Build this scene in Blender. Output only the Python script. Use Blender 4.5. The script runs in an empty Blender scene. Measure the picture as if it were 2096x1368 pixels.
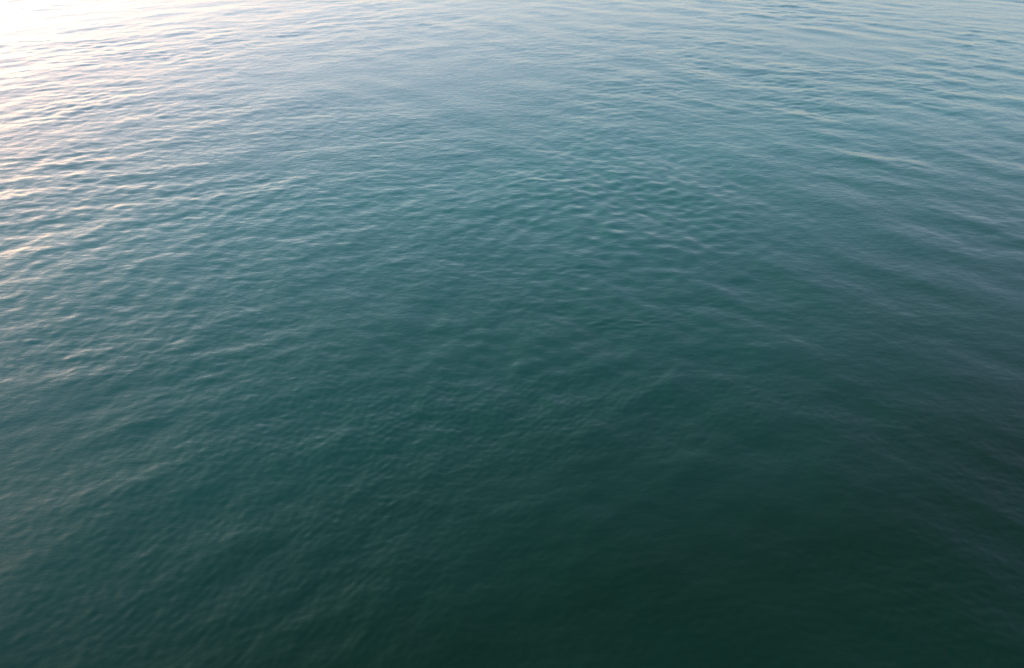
import bpy, math
import numpy as np

scene = bpy.context.scene
R = math.radians

# ------------------------------------------------------------------ camera
CAM_H = 13.0            # a deck rail some 13 m above the sea
cam_data = bpy.data.cameras.new("camera")
cam = bpy.data.objects.new("camera", cam_data)
scene.collection.objects.link(cam)
cam_data.sensor_width = 36.0
cam_data.lens = 26.0
cam_data.clip_start = 0.1
cam_data.clip_end = 60000.0
cam.location = (0.0, 0.0, CAM_H)
cam.rotation_euler = (R(90.0 - 33.0), R(0.0), 0.0)
scene.camera = cam

# ------------------------------------------------------------------ sky and sun
SUN_EL = 2.6            # low sun, out of frame to the left
SUN_AZ = -58.0          # degrees from +Y, negative is left
world = bpy.data.worlds.new("World")
scene.world = world
world.use_nodes = True
wn, wl = world.node_tree.nodes, world.node_tree.links
wn.clear()
wout = wn.new("ShaderNodeOutputWorld")
bg = wn.new("ShaderNodeBackground")
sky = wn.new("ShaderNodeTexSky")
sky.sky_type = 'NISHITA'
sky.sun_disc = False
sky.sun_elevation = R(SUN_EL)
sky.sun_rotation = R(SUN_AZ)
sky.altitude = 0.0
sky.air_density = 0.68
sky.dust_density = 0.75
sky.ozone_density = 1.3
bg.inputs["Strength"].default_value = 0.15
tint = wn.new("ShaderNodeMix")            # rosy evening air over the whole sky
tint.data_type = 'RGBA'
tint.blend_type = 'MULTIPLY'
tint.inputs["Factor"].default_value = 1.0
tint.inputs["B"].default_value = (1.24, 0.95, 1.02, 1.0)
wl.new(sky.outputs[0], tint.inputs["A"])
wl.new(tint.outputs["Result"], bg.inputs[0])
wl.new(bg.outputs[0], wout.inputs[0])

sun_data = bpy.data.lights.new("sun", 'SUN')
sun_data.energy = 0.6
sun_data.angle = R(12.0)
sun_data.color = (1.0, 0.76, 0.40)
sun = bpy.data.objects.new("sun", sun_data)
scene.collection.objects.link(sun)
sun.rotation_euler = (R(90.0 - SUN_EL), 0.0, R(180.0 - SUN_AZ))

vs = scene.view_settings
vs.view_transform = 'Standard'
vs.look = 'None'
vs.exposure = 2.60
vs.gamma = 1.0
vs.use_curve_mapping = False

scene.cycles.use_denoising = True
scene.cycles.denoiser = 'OPENIMAGEDENOISE'
scene.cycles.denoising_input_passes = 'RGB_ALBEDO_NORMAL'
scene.cycles.denoising_prefilter = 'ACCURATE'
scene.cycles.use_adaptive_sampling = False
scene.cycles.max_bounces = 4
scene.cycles.sample_clamp_direct = 1.5
scene.cycles.sample_clamp_indirect = 1.5

# ------------------------------------------------------------------ sea surface
rng = np.random.default_rng(11)

def value_noise(x, y, scale, seed):
    """smooth 2-D value noise in 0..1, wavelength about `scale` metres"""
    g = np.random.default_rng(seed).random((256, 256)).astype(np.float32)
    u, v = x / scale, y / scale
    iu, iv = np.floor(u), np.floor(v)
    fu, fv = u - iu, v - iv
    fu = fu * fu * (3 - 2 * fu)
    fv = fv * fv * (3 - 2 * fv)
    i0, j0 = iu.astype(np.int64) % 256, iv.astype(np.int64) % 256
    i1, j1 = (i0 + 1) % 256, (j0 + 1) % 256
    return ((g[i0, j0] * (1 - fu) + g[i1, j0] * fu) * (1 - fv)
            + (g[i0, j1] * (1 - fu) + g[i1, j1] * fu) * fv)

# polar sheet round the point under the camera: fine where the water is near
# and towards the open side, coarser behind, out to the horizon
th_f = np.linspace(R(-52), R(52), 1000)
th_b = np.linspace(R(52), R(308), 120)[1:]
theta = np.concatenate([th_f, th_b[:-1]])
r_near = np.geomspace(7.5, 260.0, 1200)
r_far = np.geomspace(260.0, 40000.0, 90)[1:]
rad = np.concatenate([[1.0, 2.0, 3.0, 4.0], r_near, r_far])
nt, nr = len(theta), len(rad)
TH, RR = np.meshgrid(theta, rad)
X = (RR * np.sin(TH)).astype(np.float32).ravel()
Y = (RR * np.cos(TH)).astype(np.float32).ravel()
# local mesh spacing decides which waves the sheet can carry
dr = np.gradient(rad)
dt = np.gradient(np.concatenate([theta, [theta[0] + 2 * math.pi]]))[:-1]
SP = np.maximum(np.repeat(dr[:, None], nt, 1), RR * dt[None, :]).astype(np.float32).ravel()

def smooth(a, b, x):
    t = np.clip((x - a) / (b - a), 0, 1)
    return t * t * (3 - 2 * t)

# bend the wave field a little so that crests are never ruler-straight
WX = X + 1.3 * (value_noise(X, Y, 9.0, 1) - 0.5) + 3.0 * (value_noise(X, Y, 31.0, 2) - 0.5)
WY = Y + 1.3 * (value_noise(X, Y, 8.0, 3) - 0.5) + 3.0 * (value_noise(X, Y, 27.0, 4) - 0.5)
side = 0.5 + 0.5 * np.tanh((X - 1.0) / (6.0 + 0.22 * np.abs(Y)))   # 0 left .. 1 right
gust = 0.25 + 2.3 * value_noise(X, Y, 13.0, 5) * (0.25 + value_noise(X, Y, 4.5, 6)) * (0.5 + 0.7 * value_noise(X, Y, 37.0, 16))
gust2 = 0.35 + 1.3 * value_noise(X, Y, 3.2, 7) * (0.5 + value_noise(X, Y, 12.0, 8))

Z = np.zeros_like(X)
def add_waves(n, l0, l1, slope, head, spread, weight):
    """n sine trains, wavelengths l0..l1, total rms slope `slope`, heading `head` deg from +Y"""
    global Z
    lam = np.exp(rng.uniform(math.log(l0), math.log(l1), n))
    ang = R(head) + R(spread) * rng.normal(0, 1, n)
    ph = rng.uniform(0, 2 * math.pi, n)
    a_s = slope * math.sqrt(2.0 / n)
    acc = np.zeros_like(X)
    for L, a, p in zip(lam, ang, ph):
        k = 2 * math.pi / L
        keep = smooth(2.2, 4.5, L / SP)
        m = keep > 0
        s = np.sin((k * math.sin(a)) * WX[m] + (k * math.cos(a)) * WY[m] + p)
        # slightly peaked crests
        s = s + 0.18 * (s * s - 0.5)
        acc[m] += (a_s / k) * keep[m] * s
    Z += acc * weight

# water close in on the right lies in the lee: smoother there
lee_u = 0.75 * Y - 0.5 * X + 9.0 * (value_noise(X, Y, 7.0, 9) - 0.5)
lee = smooth(2.0, 26.0, lee_u)
rough = 0.45 + 0.55 * lee
# a slick where short steep wavelets cross, and two packets of tiny ripples
def spot(px, py, rx, ry):
    return np.exp(-((X - px) / rx) ** 2 - ((Y - py) / ry) ** 2)
slick = spot(4.8, 31.0, 7.0, 11.0) * (0.35 + 0.65 * smooth(0.1, 0.8, value_noise(X, Y, 6.0, 21)))
add_waves(20, 4.0, 10.0, 0.010, -40, 28, 1.15 - 0.75 * side)
add_waves(20, 3.0, 7.0, 0.018, 44, 18, 0.2 + 0.9 * side)
add_waves(44, 0.9, 3.0, 0.019, -36, 38, (1.15 - 0.7 * side) * gust * (0.85 + 0.15 * lee))
add_waves(44, 1.0, 3.4, 0.022, 38, 36, (0.4 + 0.7 * side) * gust * (0.85 + 0.15 * lee))
add_waves(60, 0.40, 1.0, 0.031, -4, 46, gust * rough * (1 - 0.5 * slick))
add_waves(64, 0.17, 0.42, 0.050, 0, 38, gust2 * rough * (1 - 0.8 * slick))
add_waves(40, 0.5, 1.5, 0.070, 15, 60, slick)
def packet(px, py, rx, ry, lam, slope, bend, seed):
    # a short curved band of tiny crossing ripples
    d_ = Y - py - bend * (X - px) ** 2 + 0.9 * (value_noise(X, Y, 1.3, seed) - 0.5)
    env = np.exp(-((X - px) / rx) ** 2 - (d_ / ry) ** 2) * smooth(0.0, 0.7, value_noise(X, Y, 1.1, seed + 1))
    add_waves(14, lam * 0.7, lam * 1.5, slope, -2, 20, env)
packet(4.0, 20.8, 2.6, 0.30, 0.30, 0.13, 0.12, 31)
packet(2.2, 24.5, 2.2, 0.60, 0.36, 0.09, 0.05, 36)
packet(6.5, 17.5, 1.3, 0.90, 0.30, 0.06, -0.12, 41)

idx = np.arange(nr * nt, dtype=np.int32).reshape(nr, nt)
a = idx[:-1, :]
b = np.roll(idx, -1, axis=1)[:-1, :]
c = np.roll(idx, -1, axis=1)[1:, :]
d = idx[1:, :]
quads = np.stack([a, b, c, d], -1).reshape(-1, 4)
nv = nr * nt
# close the middle, out of sight under the camera
mesh = bpy.data.meshes.new("sea")
mesh.vertices.add(nv + 1)
co = np.empty((nv + 1, 3), np.float32)
co[:nv, 0], co[:nv, 1], co[:nv, 2] = X, Y, Z
co[nv] = (0, 0, 0)
mesh.vertices.foreach_set("co", co.ravel())
tris = np.stack([idx[0], np.roll(idx[0], -1), np.full(nt, nv, np.int32)], -1)[:, ::-1]
loops = np.concatenate([quads.ravel(), tris.ravel()]).astype(np.int32)
starts = np.concatenate([np.arange(len(quads)) * 4, len(quads) * 4 + np.arange(nt) * 3]).astype(np.int32)
mesh.loops.add(len(loops))
mesh.loops.foreach_set("vertex_index", loops)
mesh.polygons.add(len(starts))
mesh.polygons.foreach_set("loop_start", starts)
mesh.polygons.foreach_set("use_smooth", np.ones(len(starts), dtype=bool))
mesh.update()
mesh.validate()
if mesh.polygons[1000].normal.z < 0:
    mesh.flip_normals()

sea = bpy.data.objects.new("sea", mesh)
scene.collection.objects.link(sea)
sea["kind"] = "structure"
sea["label"] = "calm teal sea surface covered in small ripples"

# ------------------------------------------------------------------ water material
mat = bpy.data.materials.new("sea_water")
mat.use_nodes = True
nt_, lk = mat.node_tree.nodes, mat.node_tree.links
nt_.clear()
def node(t, **kw):
    n = nt_.new(t)
    for k, v in kw.items():
        setattr(n, k, v)
    return n
def noise(scale_xyz, scale, detail, rough, seed):
    mp = node("ShaderNodeMapping")
    mp.inputs["Scale"].default_value = scale_xyz
    mp.inputs["Location"].default_value = (seed * 3.1, seed * 7.7, seed)
    lk.new(geo.outputs["Position"], mp.inputs["Vector"])
    nz = node("ShaderNodeTexNoise")
    nz.inputs["Scale"].default_value = scale
    nz.inputs["Detail"].default_value = detail
    nz.inputs["Roughness"].default_value = rough
    lk.new(mp.outputs[0], nz.inputs["Vector"])
    return nz
geo = node("ShaderNodeNewGeometry")
out = node("ShaderNodeOutputMaterial")
# capillary ripples, too small for the mesh
n1 = noise((0.55, 1.0, 1.0), 5.0, 3.0, 0.55, 1)
n2 = noise((0.6, 1.0, 1.0), 14.0, 2.0, 0.5, 2)
b1 = node("ShaderNodeBump"); b1.inputs["Strength"].default_value = 1.0; b1.inputs["Distance"].default_value = 0.020
b2 = node("ShaderNodeBump"); b2.inputs["Strength"].default_value = 1.0; b2.inputs["Distance"].default_value = 0.002
lk.new(n1.outputs["Fac"], b1.inputs["Height"])
lk.new(n2.outputs["Fac"], b2.inputs["Height"])
lk.new(b1.outputs[0], b2.inputs["Normal"])
# body colour of the water with light falloff painted in: paler over the open side,
# darkened close in at right like lens vignetting; its edge wanders
sep = node("ShaderNodeSeparateXYZ")
lk.new(geo.outputs["Position"], sep.inputs[0])
def math_node(op, a, b=None):
    n = node("ShaderNodeMath", operation=op)
    for i, v in enumerate((a, b)):
        if v is None:
            continue
        if isinstance(v, (int, float)):
            n.inputs[i].default_value = v
        else:
            lk.new(v, n.inputs[i])
    return n.outputs[0]
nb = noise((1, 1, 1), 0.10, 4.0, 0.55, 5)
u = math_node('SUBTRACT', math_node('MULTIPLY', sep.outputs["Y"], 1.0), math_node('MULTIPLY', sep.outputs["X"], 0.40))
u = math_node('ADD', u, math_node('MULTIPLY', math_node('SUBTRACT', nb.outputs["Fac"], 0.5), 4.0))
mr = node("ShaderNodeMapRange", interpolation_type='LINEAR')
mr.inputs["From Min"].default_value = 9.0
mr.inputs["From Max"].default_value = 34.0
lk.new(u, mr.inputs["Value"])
calm = math_node('MULTIPLY_ADD', mr.outputs[0], 0.65)     # ripples die down in the lee
calm.node.inputs[2].default_value = 0.35
lk.new(calm, b1.inputs["Strength"])
lk.new(calm, b2.inputs["Strength"])
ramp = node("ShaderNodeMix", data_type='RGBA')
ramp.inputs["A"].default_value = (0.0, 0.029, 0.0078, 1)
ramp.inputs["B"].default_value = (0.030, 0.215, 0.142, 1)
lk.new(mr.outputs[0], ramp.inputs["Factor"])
# sky reflection with the slopes of wavelets finer than a hand folded into the roughness
water = node("ShaderNodeBsdfPrincipled")
water.inputs["Roughness"].default_value = 0.20
water.inputs["IOR"].default_value = 1.34
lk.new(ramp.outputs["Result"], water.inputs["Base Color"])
lk.new(b2.outputs[0], water.inputs["Normal"])
lk.new(water.outputs[0], out.inputs["Surface"])
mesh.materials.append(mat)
